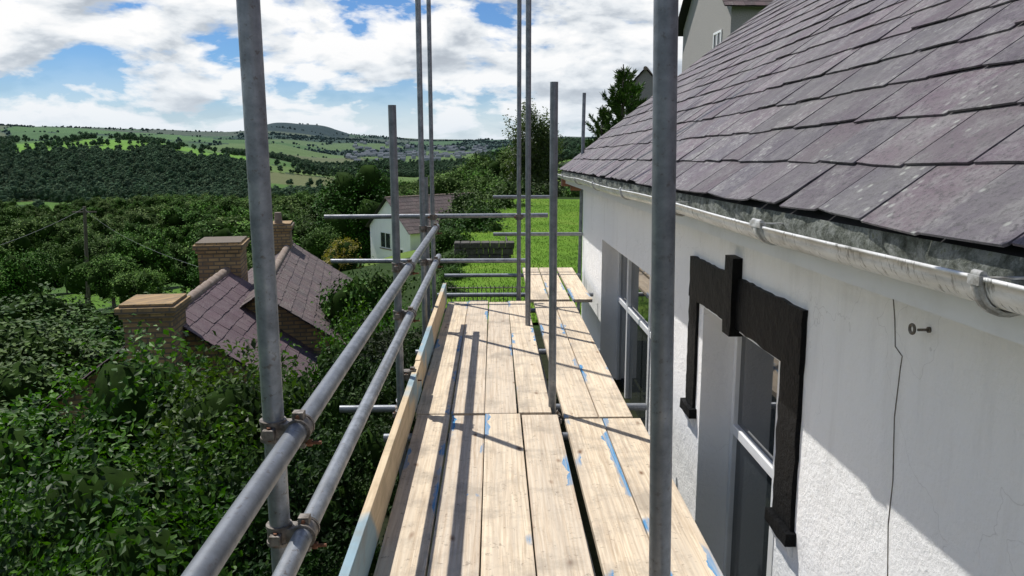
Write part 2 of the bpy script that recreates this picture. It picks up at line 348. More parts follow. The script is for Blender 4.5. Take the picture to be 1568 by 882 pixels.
# ------------------------------------------------------------------ foliage generators
def leaves(mb,P,N,size,rng,mi,asp=.6):
    n=len(P);T=rng.normal(size=(n,3));N=N+rng.normal(size=(n,3))*.55;N/=np.linalg.norm(N,axis=1)[:,None]
    T-=N*(T*N).sum(1)[:,None];T/=np.linalg.norm(T,axis=1)[:,None];B=np.cross(N,T)
    s=(size*rng.uniform(.6,1.25,n))[:,None]
    V=np.stack([P-T*s*.5,P+B*s*.5*asp-T*s*.05+N*s*.08,P+T*s*.5,P-B*s*.5*asp-T*s*.05+N*s*.08],1).reshape(-1,3)
    mb.add(V,np.arange(n*4).reshape(-1,4),mi)
def ico(n=2):
    import bmesh
    bm=bmesh.new();bmesh.ops.create_icosphere(bm,subdivisions=n,radius=1)
    V=np.array([v.co[:] for v in bm.verts]);F=np.array([[v.index for v in f.verts] for f in bm.faces]);bm.free();return V,F
IV,IF=ico(2)
def tree_mesh(name,lm,h,rx,rz,cz,nl,nleaf,ls,seed,trunk=.0,shape='round',corescale=.78,clump=.22,cm=None):
    rng=RS(seed);mb=MB()
    if trunk>0:
        mb.cyl((0,0,-.6),(rng.uniform(-.1,.1)*rx,0,cz*.6),trunk,trunk*.75,10,0,False);mb.cyl((0,0,cz*.55),(rng.uniform(-.15,.15)*rx,.1*rx,cz+rz*.3),trunk*.75,trunk*.3,8,0,False)
    Lc=[];Lr=[]
    for k in range(nl):
        u=rng.normal(size=3);u/=np.linalg.norm(u);q=rng.uniform(.35,.78)
        c=np.array([u[0]*rx*q,u[1]*rx*q,cz+u[2]*rz*q]);r=np.array([rx,rx,rz])*rng.uniform(.26,.46)
        if shape=='airy': r=r*.6
        Lc.append(c);Lr.append(r)
        if trunk>0 and k%2==0 : mb.cyl((0,0,cz*.55+rng.uniform(0,.3)*rz),tuple(c),trunk*.35,trunk*.1,5,0,False)
    w=np.array([r[0]*r[2] for r in Lr]);w=w/w.sum()
    for k in range(nl):
        c,r=Lc[k],Lr[k];m=max(30,int(nleaf*w[k]));nc=max(6,int(m/28))
        U=rng.normal(size=(nc,3));U/=np.linalg.norm(U,axis=1)[:,None]
        U[:,2]=np.abs(U[:,2])*np.where(rng.rand(nc)<.78,1,-1)
        cc=U*rng.uniform(.7,1.2,nc)[:,None]
        ii=rng.randint(0,nc,m);P=cc[ii]+rng.normal(size=(m,3))*clump
        leaves(mb,c+P*r,U[ii]*.7+np.array([0,0,.5]),ls,rng,1)
        if corescale>0:
            nn=1+.14*np.sin(IV[:,0]*5+k)+.12*np.sin(IV[:,1]*6+IV[:,2]*4+k*2)
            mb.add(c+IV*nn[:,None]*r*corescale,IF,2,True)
    return mb.build(name,[M_bark,lm,cm or M_core],link=False).data
def conifer_mesh(name,lm,seed):
    """unit height, up-swept spiky branches carrying needle blades"""
    rng=RS(seed);mb=MB();mb.cyl((0,0,-.1),(.01,0,.97),.022,.004,8,0,False)
    B0=[];D0=[]
    nb=70
    for k in range(nb):
        t=(k+rng.rand())/nb;z=.12+.83*t;L=(.30*(1-t)**.8+.05)*rng.uniform(.5,1.35);th=rng.uniform(0,6.28)
        d=np.array([math.cos(th),math.sin(th),.55+.6*t]);d/=np.linalg.norm(d)
        p0=np.array([0,0,z-.05]);p2=p0+d*L
        mb.cyl(p0,p2,.004,.0015,4,0,False)
        m=int(150*L/.3)+30;s=rng.uniform(.15,1.0,m)[:,None]
        P=p0+(p2-p0)*s;O=rng.normal(size=(m,3))*.007
        B0.append(P+O);D0.append(d*1.1+rng.normal(size=(m,3))*.5)
    P=np.vstack(B0);Dv=np.vstack(D0);Dv/=np.linalg.norm(Dv,axis=1)[:,None];n=len(P)
    Nn=rng.normal(size=(n,3));S=np.cross(Dv,Nn);S/=np.linalg.norm(S,axis=1)[:,None];l=rng.uniform(.025,.055,n)[:,None]
    V=np.stack([P-S*.0035,P+Dv*l*.5+S*.0045,P+Dv*l,P+Dv*l*.5-S*.0045],1).reshape(-1,3)
    mb.add(V,np.arange(4*n).reshape(-1,4),1)
    return mb.build(name,[M_bark,lm],link=False).data
def put(name,me,x,y,top,s,rz=None,sz=None,hh=None,z=None):
    ob=bpy.data.objects.new(name,me);COL.objects.link(ob)
    sz=sz or s;ob.scale=(s,s,sz);ob.rotation_euler=(0,0,rz if rz is not None else random.uniform(0,6.28))
    ob.location=(x,y,(CZ+top-hh*sz) if z is None else z);return ob
SH=[tree_mesh('shrub_mesh%d'%k,L_near,2,1.,1.,1.,26,20000,.054,40+k,.05,corescale=.72,clump=.17) for k in range(3)]
SU=tree_mesh('shrub_shade_mesh',L_under,2,1.,1.,1.,22,12000,.08,47,.05,corescale=.76,clump=.2)
SD=[tree_mesh('shrub_dark%d'%k,L_dark,2,1.,1.,1.,22,9000,.08,60+k,.05,corescale=.8) for k in range(2)]
near=[(-2.55,7.0,-1.80,1.3,1.7),(-4.4,8.2,-2.25,1.8,1.9),(-4.8,6.9,-2.7,1.6,1.6),(-2.9,5.9,-2.2,1.35,1.5),(-1.85,8.3,-2.3,1.2,1.6),
 (-2.9,4.4,-2.45,1.4,1.6),(-2.15,4.9,-2.2,1.1,1.5),(-1.8,6.1,-2.3,.95,1.5),(-3.6,3.2,-2.5,1.4,1.5),(-6.4,8.8,-3.7,1.7,1.6),(-3.3,9.6,-3.15,1.2,1.7),(-1.9,3.6,-2.7,1.0,1.2)]
for k,(x,y,t,s,sz) in enumerate(near): put('laurel_shrub',SH[k%3],x,y,t,s,sz=sz,hh=2.08)
for x,y,t,s,sz in [(-1.35,4.3,-2.3,.55,.9),(-1.4,5.2,-2.1,.6,.9),(-1.35,6.2,-2.15,.6,.9),(-1.35,7.2,-2.1,.6,.9),(-1.4,8.2,-2.2,.65,.9),(-1.35,9.2,-2.2,.65,.9),(-1.4,10.2,-2.35,.7,.9),(-1.35,3.4,-2.3,.55,.9),(-1.3,2.5,-2.3,.55,.9),
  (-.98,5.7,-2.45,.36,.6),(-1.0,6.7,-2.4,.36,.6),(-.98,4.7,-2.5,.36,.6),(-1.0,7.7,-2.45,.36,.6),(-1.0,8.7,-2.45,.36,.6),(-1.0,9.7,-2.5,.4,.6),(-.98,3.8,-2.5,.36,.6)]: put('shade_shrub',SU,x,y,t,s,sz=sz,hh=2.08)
mid=[(-2.75,16,-2.65,1.2,1.9),(-2.1,14,-2.9,1.1,1.8),(-3.3,20.5,-3.3,1.2,1.8),(-2.3,22,-3.7,1.6,2.),(-1.7,19,-3.2,1.2,1.8),(-1.9,27,-4.3,1.8,2.),(-10.5,16.5,-4.7,2.2,1.6),
 (-12.5,20,-4.5,2.4,1.6),(-9.3,21.5,-4.6,1.6,1.8),(-1.6,11.5,-2.6,1.1,1.5),(-15,24,-5.2,3,2),(-5.4,33,-5.6,2.2,2),(-1.35,16,-2.9,.9,1.5),(-4.1,24,-4.2,1.1,1.8),(-2.2,12.4,-3.1,1.,1.5),(-13,30,-5.6,2.6,2),(-18,31,-5.8,3,2),(-9,31,-5.4,2.4,2),(-1.3,13.2,-2.7,.8,1.2)]
for k,(x,y,t,s,sz) in enumerate(mid): put('garden_shrub',SH[k%3] if y<15 else SD[k%2],x,y,t,s,sz=sz,hh=2.08)
TM=[tree_mesh('oak_mesh%d'%k,L_mid,1,.36,.36,.62,24,9000,.026,80+k,.03) for k in range(3)]
TD=tree_mesh('dark_oak_mesh',L_dark,1,.36,.38,.60,30,14000,.022,95,.03)
TB=tree_mesh('birch_mesh',L_birch,1,.24,.46,.53,64,14000,.02,97,.012,'airy',0,.35)
TC=conifer_mesh('conifer_mesh',L_dark,98)
put('oak_tree',TD,-15.2,90,-2.5,15,hh=1.)
put('oak_tree',TD,-21,95,-6.5,11,hh=1.)
for k,(x,y,t,s) in enumerate([(-4.6,80,-2.9,9),(-1.4,76,-2.9,8.5),(-7.4,84,-4.,9),(-.2,66,-2.7,7.5),(1.2,60,-1.9,7)]): put('ash_tree',TM[k%3],x,y,t,s,hh=1.)
for k,(x,y,t,s) in enumerate([(-30,66,-7.3,8),(-26,52,-6.6,5.5),(-36,58,-8.,7),(-22,60,-7.6,6),(-17,55,-7,5),(-13.5,62,-6.5,6.5),(-40,75,-9,8),(-21,45,-6.6,4.5),(-31,44,-7.2,5),(-26,38,-6.6,4)]): put('hedgerow_oak_tree',TM[k%3],x,y,t,s,hh=1.)
put('birch_tree',TB,2.35,48,2.8,7.8,hh=1.);put('birch_tree',TB,3.1,50,1.7,6.8,hh=1.)
for x,y,t,s in [(.35,36,-1.7,1.7),(1.3,40,-1.8,1.9),(2.6,41,-1.9,1.7),(4.2,42,-1.8,2.0),(-.9,33,-1.9,1.7),(5.6,40,-1.5,2.),
   (-.75,24,-1.9,1.2),(-.3,27,-1.9,1.2),(.1,30.5,-1.9,1.3),(-1.2,21.3,-2.2,1.),(-.85,15.6,-2.42,.5),(-1.0,17.4,-2.4,.6),(-.85,14.0,-2.5,.42)]:
    put('garden_hedge_shrub',SD[int(y)%2],x,y,t,s,sz=s,hh=2.08)
put('conifer_tree',TC,4.6,28,2.75,4.6,sz=5.2,hh=.98)
put('conifer_tree',TC,4.25,31,1.5,4.2,sz=4.4,hh=.98)
put('conifer_tree',TC,5.35,31,2.5,4.6,sz=5.,hh=.98)
YB=tree_mesh('golden_shrub_mesh',L_yel,2,1.,1.,1.,16,5000,.09,66,.05)
put('golden_shrub',YB,-8.7,44,-5.3,1.4,hh=2.05)
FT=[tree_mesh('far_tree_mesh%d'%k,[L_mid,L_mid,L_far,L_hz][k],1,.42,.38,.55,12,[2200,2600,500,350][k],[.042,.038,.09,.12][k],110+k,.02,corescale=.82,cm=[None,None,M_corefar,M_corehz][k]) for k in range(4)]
def instancer(name,pts,me,rng):
    mb=MB();n=len(pts);P=pts[:,:3];s=pts[:,3]/2;th=rng.uniform(0,6.28,n)
    c,si=np.cos(th)*s,np.sin(th)*s
    V=np.stack([P+np.stack([-c+si,-si-c,0*c],1),P+np.stack([c+si,si-c,0*c],1),P+np.stack([c-si,si+c,0*c],1),P+np.stack([-c-si,-si+c,0*c],1)],1).reshape(-1,3)
    mb.add(V,np.arange(4*n).reshape(-1,4),0)
    par=mb.build(name,[M_core]);ch=bpy.data.objects.new('tree_crown',me);COL.objects.link(ch);ch.parent=par
    par.instance_type='FACES';par.use_instance_faces_scale=True;par.instance_faces_scale=1.
    par.show_instancer_for_render=False;par.show_instancer_for_viewport=False
rng=RS(5)
def scatter(n,a0,a1,d0,d1):
    a=np.radians(rng.uniform(a0,a1,n));d=np.sqrt(rng.uniform(d0*d0,d1*d1,n));return d*np.sin(a),d*np.cos(a)
x,y=scatter(15000,-42,3,70,620);idd,ed,wd,st,d_,a_=cover(x,y)
keep=(wd&(rng.rand(len(x))<.75))|((ed<3.2)&(rng.rand(len(x))<.8));keep&=~((a_>-10)&(d_<130));keep&=(a_<0)|(d_>150)
x,y=x[keep],y[keep];d_=np.hypot(x,y);s=np.clip(rng.normal(9.5,3.2,len(x)),4,17)*np.clip(.5+d_/500,.5,1)
pts=np.stack([x,y,H(x,y)-.3,s],1);k=rng.rand(len(x))<.5
instancer('woodland',pts[k],FT[0],rng);instancer('woodland',pts[~k],FT[1],rng)
x,y=scatter(34000,-42,8,620,1900);idd,ed,wd,st,d_,a_=cover(x,y)
keep=(wd&(rng.rand(len(x))<.9))|((ed<6)&(rng.rand(len(x))<.9));x,y=x[keep],y[keep]
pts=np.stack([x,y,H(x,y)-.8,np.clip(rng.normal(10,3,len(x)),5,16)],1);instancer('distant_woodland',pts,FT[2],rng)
x,y=scatter(60000,-42,8,1900,4300);idd,ed,wd,st,d_,a_=cover(x,y)
keep=(wd&(rng.rand(len(x))<.3))|((ed<6)&(rng.rand(len(x))<.7));x,y=x[keep],y[keep]
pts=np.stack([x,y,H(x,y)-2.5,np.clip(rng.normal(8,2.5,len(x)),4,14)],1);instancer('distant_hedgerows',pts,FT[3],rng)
mb=MB()
for k in range(170):
    a=math.radians(rng.uniform(-10.5,-.5));d=rng.uniform(1900,3000);x=d*math.sin(a);y=d*math.cos(a);z=float(H(x,y))
    L,W,hh=rng.uniform(5,9),rng.uniform(4,5),rng.uniform(5,7)
    th=rng.uniform(-.5,.5);u=np.array([math.cos(th),math.sin(th),0]);v=np.array([-u[1],u[0],0]);c=np.array([x,y,z+1])
    mb.obox(c+np.array([0,0,hh/2]),u*L,v*W,(0,0,hh/2))
    t=c+np.array([0,0,hh])
    mb.add([t-u*L-v*W,t+u*L-v*W,t+u*L+v*W,t-u*L+v*W,t-u*L+np.array([0,0,3.5]),t+u*L+np.array([0,0,3.5])],[(0,1,5,4),(2,3,4,5)],1)
M_fw=mat('far_render',lambda g,tc,b:((.27,.29,.31),),.9);M_fr=mat('far_slate',lambda g,tc,b:((.10,.12,.14),),.9)
mb.build('distant_town_houses',[M_fw,M_fr])

# ------------------------------------------------------------------ slates
def slates(mb,org,u,v,U,V,w=.305,gz=.25,seed=0,mi=0,jit=1.):
    rng=RS(seed);org,u,v=[np.array(t,float) for t in(org,u,v)];u/=np.linalg.norm(u);v/=np.linalg.norm(v);n=np.cross(u,v)
    if n[2]<0:n=-n
    rows=int(V/gz);cols=int(U/w)+2
    for r in range(rows+1):
        off=(r%2)*w/2+rng.uniform(-.012,.012)
        for c in range(cols):
            a0=c*w-off;a1=a0+w-.004*rng.uniform(.4,2.6)
            a0=max(a0,0);a1=min(a1,U)
            if a1-a0<.04: continue
            b0=r*gz+rng.uniform(-.010,.010)*jit;b1=b0+gz*1.25
            if b1>V+.05: b1=V+.05
            if b1<=b0+.02: continue
            l=.015+rng.uniform(-.002,.007)*jit;t=.007;sk=rng.uniform(-.008,.008)*jit
            am=a0+(a1-a0)*rng.uniform(.25,.75);bm_=b0+rng.uniform(-.004,.006)*jit
            cc=.012*rng.rand() if rng.rand()<.7 else .04*rng.rand()
            q=[org+u*a0+v*(b0+sk+cc)+n*l,org+u*(a0+cc)+v*(b0+sk)+n*l,org+u*am+v*bm_+n*l,org+u*a1+v*(b0-sk)+n*(l+rng.uniform(-.003,.003)*jit),org+u*a1+v*b1+n*.003,org+u*a0+v*b1+n*.003]
            q2=[p-n*t for p in q]
            base=mb.n
            mb.add(q+q2,[(0,1,2,3,4,5)],mi)
            mb.f.append((np.array([(0,6,7,1),(1,7,8,2),(2,8,9,3),(3,9,10,4),(5,11,6,0)])+base,mi,False))
# ------------------------------------------------------------------ main house
house=empty('white_house',(0,0,CZ),(-.02,0,0))
XW=1.25
def wall_front():
    mb=MB();zt=-.30;zb=-5.
    def q(y0,y1,z0,z1): mb.add([(XW,y0,z0),(XW,y1,z0),(XW,y1,z1),(XW,y0,z1)],[(0,3,2,1)])
    q(-3,3.2,zb,zt);q(4.5,6.0,zb,zt);q(8.9,10.9,zb,zt)
    for y0,y1,h in((3.2,4.5,-.88),(6.0,8.9,-.93)):
        q(y0,y1,h,zt);q(y0,y1,zb,-3.1);d=XW+.25
        mb.add([(XW,y0,-3.1),(d,y0,-3.1),(d,y0,h),(XW,y0,h)],[(0,1,2,3)])
        mb.add([(XW,y1,-3.1),(d,y1,-3.1),(d,y1,h),(XW,y1,h)],[(0,3,2,1)])
        mb.add([(XW,y0,h),(d,y0,h),(d,y1,h),(XW,y1,h)],[(0,1,2,3)])
        mb.add([(XW,y0,-3.1),(d,y0,-3.1),(d,y1,-3.1),(XW,y1,-3.1)],[(3,2,1,0)])
    for yy in(10.9,-3):
        mb.add([(XW,yy,zb),(9.7,yy,zb),(9.7,yy,zt),(5.5,yy,3.1),(XW,yy,zt)],[(0,1,2,3,4)])
    mb.add([(9.7,-3,zb),(9.7,10.9,zb),(9.7,10.9,zt),(9.7,-3,zt)],[(0,1,2,3)])
    return mb.build('walls',[M_wall],house)
wall_front()
mb=MB();tp=math.tan(math.radians(38));cp,sp=math.cos(math.radians(38)),math.sin(math.radians(38))
slates(mb,(1.0,-2.5,-.175),(0,1,0),(cp,0,sp),14.4,5.9,.305,.245,3)
mb.build('roof_slates',[M_slate],house)
mb=MB()
mb.add([(1.02,-2.5,-.20),(1.02,11.85,-.20),(5.6,11.85,-.20+4.58*tp),(5.6,-2.5,-.20+4.58*tp)],[(0,1,2,3)])
mb.add([(5.66,-2.5,3.41),(5.66,11.85,3.41),(10.2,11.85,-.12),(10.2,-2.5,-.12)],[(0,1,2,3)],0)
mb.build('roof_deck',[M_dark],house)
mb=MB()
mb.box((1.03,-2.4,-.36),(1.06,11.6,-.235),0)
mb.build('fascia',[M_upvc],house)
mb=MB();rng=RS(8);n=300;ysr=np.linspace(-2.4,11.7,n)
rows=[]
for yy in ysr:
    j=rng.uniform(-.010,.010,3);rows+= [(1.015+j[0],yy,-.262+j[1]),(1.005+j[2],yy,-.225),(1.012,yy,-.188)]
i=np.arange(n-1)*3
mb.add(rows,np.vstack([np.stack([i,i+1,i+4,i+3],1),np.stack([i+1,i+2,i+5,i+4],1)]),0,True)
mb.build('eaves_mortar',[M_fascia],house)
mb=MB();mb.box((1.06,-2.4,-.345),(1.25,11.6,-.335),0);mb.build('soffit',[M_upvc],house)
def gutter():
    mb=MB();cx,cz_=.972,-.232;ro,ri=.056,.052
    ys=np.linspace(-2.4,11.55,60);prof=[]
    ts=np.linspace(math.pi,2*math.pi,13)
    for t in ts: prof.append((cx+ro*math.cos(t),cz_+ro*math.sin(t)))
    prof.append((cx+ro,cz_+.004));prof=[(cx-ro-.005,cz_+.008)]+[(cx-ro-.005,cz_)]+prof
    for t in ts[::-1]: prof.append((cx+ri*math.cos(t),cz_+ri*math.sin(t)))
    prof.append((cx-ri,cz_+.008));m=len(prof);V=[]
    for y in ys:
        s=.006*math.sin(y*1.7)
        V+= [(p[0],y,p[1]+s) for p in prof]
    F=[]
    for a in range(len(ys)-1):
        for b in range(m):
            F.append((a*m+b,(a+1)*m+b,(a+1)*m+(b+1)%m,a*m+(b+1)%m))
    mb.add(V,F,0,True)
    mb.add([(p[0],11.55,p[1]) for p in prof[1:16]],[tuple(range(15))],0)
    mb.build('gutter',[M_gut],house)
    mb=MB()
    for y in(.5,1.42,2.66,4.0,5.6,7.2,8.8,10.4):
        wd=.018 if y!=2.66 else .055
        for r,hw in((.062,wd),(.067,wd*.4)):
            V=[];tt=np.linspace(math.pi*.96,2*math.pi,12)
            for yy in(y-hw,y+hw): V+=[(cx+r*math.cos(t),yy,cz_+r*math.sin(t)) for t in tt]+[(cx+(r-.006)*math.cos(t),yy,cz_+(r-.006)*math.sin(t)) for t in tt]
            F=[]
            for k in range(11): F+=[(k,k+1,k+25,k+24),(k,k+12,k+13,k+1),(24+k,24+k+1,36+k+1,36+k)]
            mb.add(V,F,0,True)
        mb.box((cx-.068,y-wd,cz_-.004),(cx-.048,y+wd,cz_+.014),0)
        mb.cyl((cx-.058,y-wd*.8,cz_+.016),(cx-.058,y+wd*.8,cz_+.016),.008,None,8,0)
        mb.box((cx-.05,y-.007,cz_+.006),(cx+.05,y+.007,cz_+.010),0)
    mb.build('gutter_brackets',[M_brk],house)
gutter()
mb=MB();mb.box((.98,11.25,-.40),(1.235,11.45,-.27),0);mb.box((1.1,11.15,-.46),(1.248,11.3,-.40),0);mb.build('rafter_end',[M_brownwood],house,bevel=.006)
def rough_box(mb,lo,hi,seed,amp=.005,st=.05):
    rg=RS(seed);x0,y0,z0=lo;x1,y1,z1=hi
    ny=max(2,int((y1-y0)/st)+1);nz=max(2,int((z1-z0)/st)+1)
    yy=np.linspace(y0,y1,ny);zz_=np.linspace(z0,z1,nz)
    P=np.zeros((ny,nz,3))
    for a in range(ny):
        for b in range(nz):
            e=(a in(0,ny-1)) or (b in(0,nz-1))
            P[a,b]=(x0+rg.uniform(-amp,amp)*.5+(.004 if e else 0),yy[a]+rg.uniform(-amp,amp)*(a in(0,ny-1)),zz_[b]+rg.uniform(-amp,amp)*(b in(0,nz-1)))
    V=P.reshape(-1,3);F=[(a*nz+b,a*nz+b+1,(a+1)*nz+b+1,(a+1)*nz+b) for a in range(ny-1) for b in range(nz-1)]
    mb.add(V,F,0,True)
    rim=[(a,0) for a in range(ny)]+[(ny-1,b) for b in range(1,nz)]+[(a,nz-1) for a in range(ny-2,-1,-1)]+[(0,b) for b in range(nz-2,0,-1)]
    R0=np.array([P[a,b] for a,b in rim]);R1=R0.copy();R1[:,0]=x1;m=len(rim);i=np.arange(m);j=(i+1)%m
    mb.add(np.vstack([R0,R1]),np.stack([i,j,j+m,i+m],1),0,False)
mb=MB();x0,x1=XW-.026,XW+.03
rough_box(mb,(x0,2.99,-.86),(x1,4.78,-.60),1)
rough_box(mb,(x0+.003,2.99,-1.54),(x1,3.20,-.855),2);rough_box(mb,(x0+.003,4.60,-1.54),(x1,4.78,-.855),3)
mb.build('hood_mould',[M_black],house)
kx=XW-.055
mb=MB();rough_box(mb,(kx,3.825,-.90),(XW+.02,3.955,-.50),5,.005,.06)
mb.build('keystone',[M_black],house)
mb=MB()
for y0,y1 in((2.96,3.21),(4.57,4.81)):
    rough_box(mb,(XW-.05,y0,-1.60),(XW+.02,y1,-1.54),int(y0*9))
mb.build('label_stops',[M_black],house)
mb=MB()
for y0,y1 in((2.99,3.18),(4.6,4.78)):
    V=[(XW-.035,y0,-1.602),(XW-.035,y1,-1.602),(XW-.012,y1,-1.66),(XW-.012,y0,-1.66),(XW+.01,y0,-1.602),(XW+.01,y1,-1.602),(XW+.01,y1,-1.66),(XW+.01,y0,-1.66)]
    mb.add(V,[(0,1,2,3),(0,3,7,4),(1,5,6,2),(3,2,6,7)])
mb.build('corbels',[M_wall],house)
def window(name,y0,y1,h,zb,posts,trans):
    e=bpy.data.objects.new(name,None);COL.objects.link(e);e.parent=house
    X0=XW+.19;mb=MB();fw=.055
    mb.box((X0,y0+.002,zb),(X0+.07,y0+fw,h-.002));mb.box((X0,y1-fw,zb),(X0+.07,y1-.002,h-.002))
    mb.box((X0+.001,y0+fw,h-fw),(X0+.069,y1-fw,h-.003))
    for p in posts: mb.box((X0-.006,p-.035,zb),(X0+.062,p+.035,h-fw))
    for t in trans: mb.box((X0-.002,y0+fw,t-.03),(X0+.06,y1-fw,t+.03))
    mb.build('frame',[M_upvc],e,bevel=.005)
    mb=MB();mb.add([(X0+.03,y0+.03,zb),(X0+.03,y1-.03,zb),(X0+.03,y1-.03,h-.03),(X0+.03,y0+.03,h-.03)],[(0,3,2,1)]);mb.build('glass',[M_glass],e)
window('french_door_frame',3.2,4.5,-.88,-3.1,(3.72,),(-1.62,))
window('patio_door_frame',6.0,8.9,-.93,-3.1,(8.2,7.0),(-1.62,))
mb=MB();yb,zb=2.15,-.487
for k in range(18):
    t0,t1=k*math.pi/9,(k+1)*math.pi/9
    mb.cyl((XW-.045,yb+.013*math.cos(t0),zb+.013*math.sin(t0)),(XW-.045,yb+.013*math.cos(t1),zb+.013*math.sin(t1)),.0045,None,8)
mb.cyl((XW-.035,yb-.012,zb),(XW+.01,yb-.012,zb),.004);mb.cyl((XW-.006,yb-.012,zb),(XW+.002,yb-.012,zb),.009)
mb.build('eye_bolt',[M_coup],house)
mb=MB();pts=[(2.37,-.33),(2.355,-.42),(2.33,-.5),(2.315,-.58),(2.27,-.6),(2.275,-.64),(2.285,-.8),(2.262,-1.0),(2.268,-1.15),(2.24,-1.35),(2.235,-1.8),(2.2,-3)]
for a,b in zip(pts[:-1],pts[1:]): mb.cyl((XW-.001,a[0],a[1]),(XW-.001,b[0],b[1]),.0018,None,6)
mb.build('wall_cable',[M_coup],house)

# ------------------------------------------------------------------ scaffolding
scaf=empty('scaffolding')
def tube(name,p0,p1,r=.0255):
    p0=Vector(p0);p1=Vector(p1);c=(p0+p1)/2;d=p1-p0;L=d.length/2
    mb=MB();mb.cyl((0,0,-L),(0,0,L),r,None,28,0,False);mb.cyl((0,0,L),(0,0,-L),r-.004,None,28,0,False)
    t=np.arange(28)*2*math.pi/28;ring=np.stack([np.cos(t),np.sin(t),0*t],1);i=np.arange(28);j=(i+1)%28
    for z in(-L,L): mb.add(np.vstack([ring*r+[0,0,z],ring*(r-.004)+[0,0,z]]),np.stack([i,j,j+28,i+28],1),0)
    o=mb.build(name,[M_galv],scaf);o.location=c;o.rotation_euler=d.to_track_quat('Z','Y').to_euler();return o
tube('standard',(-.628,2.09,-3.6),(-.628,2.09,4.4),.0295)
tube('standard',(.573,2.0,-3.6),(.368,2.0,4.4),.0305)
tube('standard',(-.63,4.98,-3.6),(-.64,4.98,1.98))
tube('standard',(.395,4.95,-3.),(.375,4.95,2.12))
tube('standard',(-.675,7.25,-4),(-.675,7.25,6))
tube('standard',(.325,7.3,-3),(.31,7.3,6))
tube('standard',(-.69,8.62,-4),(-.69,8.62,6),.0235)
tube('standard',(.27,8.6,-3),(.275,8.6,6),.0235)
tube('standard',(-.80,9.1,-4),(-.80,9.1,1.35))
tube('standard',(1.22,11.2,-3),(1.3,11.4,2.45))
tube('guard_rail',(-.556,-1.,.95),(-.556,7.42,.955),.0285)
tube('guard_rail',(-.556,-1.,.632),(-.556,7.6,.635),.0285)
tube('end_rail',(-1.9,8.66,.93),(.6,8.66,.945));tube('end_rail',(-1.85,8.66,.43),(.36,8.66,.43))
tube('end_rail',(-.02,10.8,1.0),(.8,10.8,1.0));tube('end_rail',(-.02,10.8,.48),(1.24,10.8,.48))
tube('ledger',(-.62,-1,-.13),(-.62,8.9,-.13));tube('ledger',(.455,-1,-.135),(.36,8.9,-.135))
for yy in(1.2,2.2,4.6,5.14,6.6,8.3,9.2,10.6): tube('transom',(-1.08 if yy==5.14 else -.70,yy,-.073),((1.06 if yy==5.14 else .93),yy,-.073) if yy<9 else (1.2,yy,-.073))
tube('brace',(-.70,5.4,-.1),(-.70,7.4,-3.4))
def board(name,x0,x1,y0,y1,z,m=M_wood,h=.038,rot=0):
    mb=MB();w=(x1-x0)/2;L=(y1-y0)/2
    mb.box((-w,-L,-h/2),(w,L,h/2));o=mb.build(name,[m],scaf,bevel=.004);o.location=((x0+x1)/2,(y0+y1)/2,z-h/2);o.rotation_euler=(0,0,rot)
    return o
e1=[-.508,-.288,-.066,.168,.409]
for k in range(4):
    board('scaffold_board',e1[k]+.003,e1[k+1]-.004,.9,4.815-.01*(k%2),[.0,-.004,.003,-.003][k],rot=[.002,-.001,.001,-.0015][k])
    board('scaffold_board',e1[k]+.004,e1[k+1]-.006,-3.,.88,0)
e2=[-.525,-.295,-.070,.150,.372]
for k in range(4): board('scaffold_board',e2[k]+.003,e2[k+1]-.004,4.835,8.46+[0,.06,-.03,.02][k],[-.002,.001,-.001,.002][k],rot=[-.001,.001,-.002,.0015][k])
for a,b in((.456,.700),(.706,.955)):
    board('scaffold_board',a,b,2.4,4.81,-.034)
for a,b in((.45,.675),(.683,.905)): board('scaffold_board',a,b,4.84,8.6,-.034,rot=.003)
for a in(.40,.64,.90): board('scaffold_board',a,a+.225,8.7,11.0,-.03,rot=.003*a)
def toe(y0,y1,xx):
    mb=MB();L=(y1-y0)/2;mb.box((-.019,-L,-.1125),(.019,L,.1125));o=mb.build('toe_board',[M_toe],scaf,bevel=.003);o.location=(xx,(y0+y1)/2,.114)
toe(-1,1.7,-.545);toe(1.72,5.3,-.545);toe(5.32,8.4,-.552)
def coupler(p,q,d1,d2):
    p,q,d1,d2=[np.array(t,float) for t in(p,q,d1,d2)];d1/=np.linalg.norm(d1);d2/=np.linalg.norm(d2)
    mb=MB();nv=q-p;nv=nv/np.linalg.norm(nv)
    for c,d in((p,d1),(q,d2)):
        mb.cyl(c-d*.027,c+d*.027,.0345,None,20,0);mb.cyl(c-d*.030,c-d*.020,.037,None,20,0);mb.cyl(c+d*.020,c+d*.030,.037,None,20,0)
        side=np.cross(d,nv);side/=np.linalg.norm(side)
        for sg in(1,-1):
            l=c+side*sg*.041
            mb.obox(l,side*.012,nv*.016,d*.015,0)
            if sg==1:
                mb.cyl(l-nv*.03,l+nv*.06,.0055,None,8,1);mb.cyl(l+nv*.020,l+nv*.034,.011,None,6,1,True,False)
                mb.cyl(l-nv*.034,l-nv*.024,.011,None,6,1,True,False)
            else: mb.cyl(l-d*.02,l+d*.02,.006,None,8,1)
    mb.obox((p+q)/2,nv*.02,d1*.024,d2*.024,0)
    mb.build('coupler',[M_coup,M_rust],scaf,bevel=.0015)
for sy,sx in((2.09,-.630),(4.98,-.635),(7.25,-.675)):
    for z in(.95,.632): coupler((sx,sy,z),(-.556,sy,z),(0,0,1),(0,1,0))
coupler((-.69,8.62,.93),(-.69,8.67,.93),(0,0,1),(1,0,0));coupler((-.69,8.62,.43),(-.69,8.67,.43),(0,0,1),(1,0,0))
coupler((.27,8.6,.93),(.27,8.66,.93),(0,0,1),(1,0,0));coupler((.395,4.95,-.1),(.42,5.0,-.1),(0,0,1),(0,1,0))
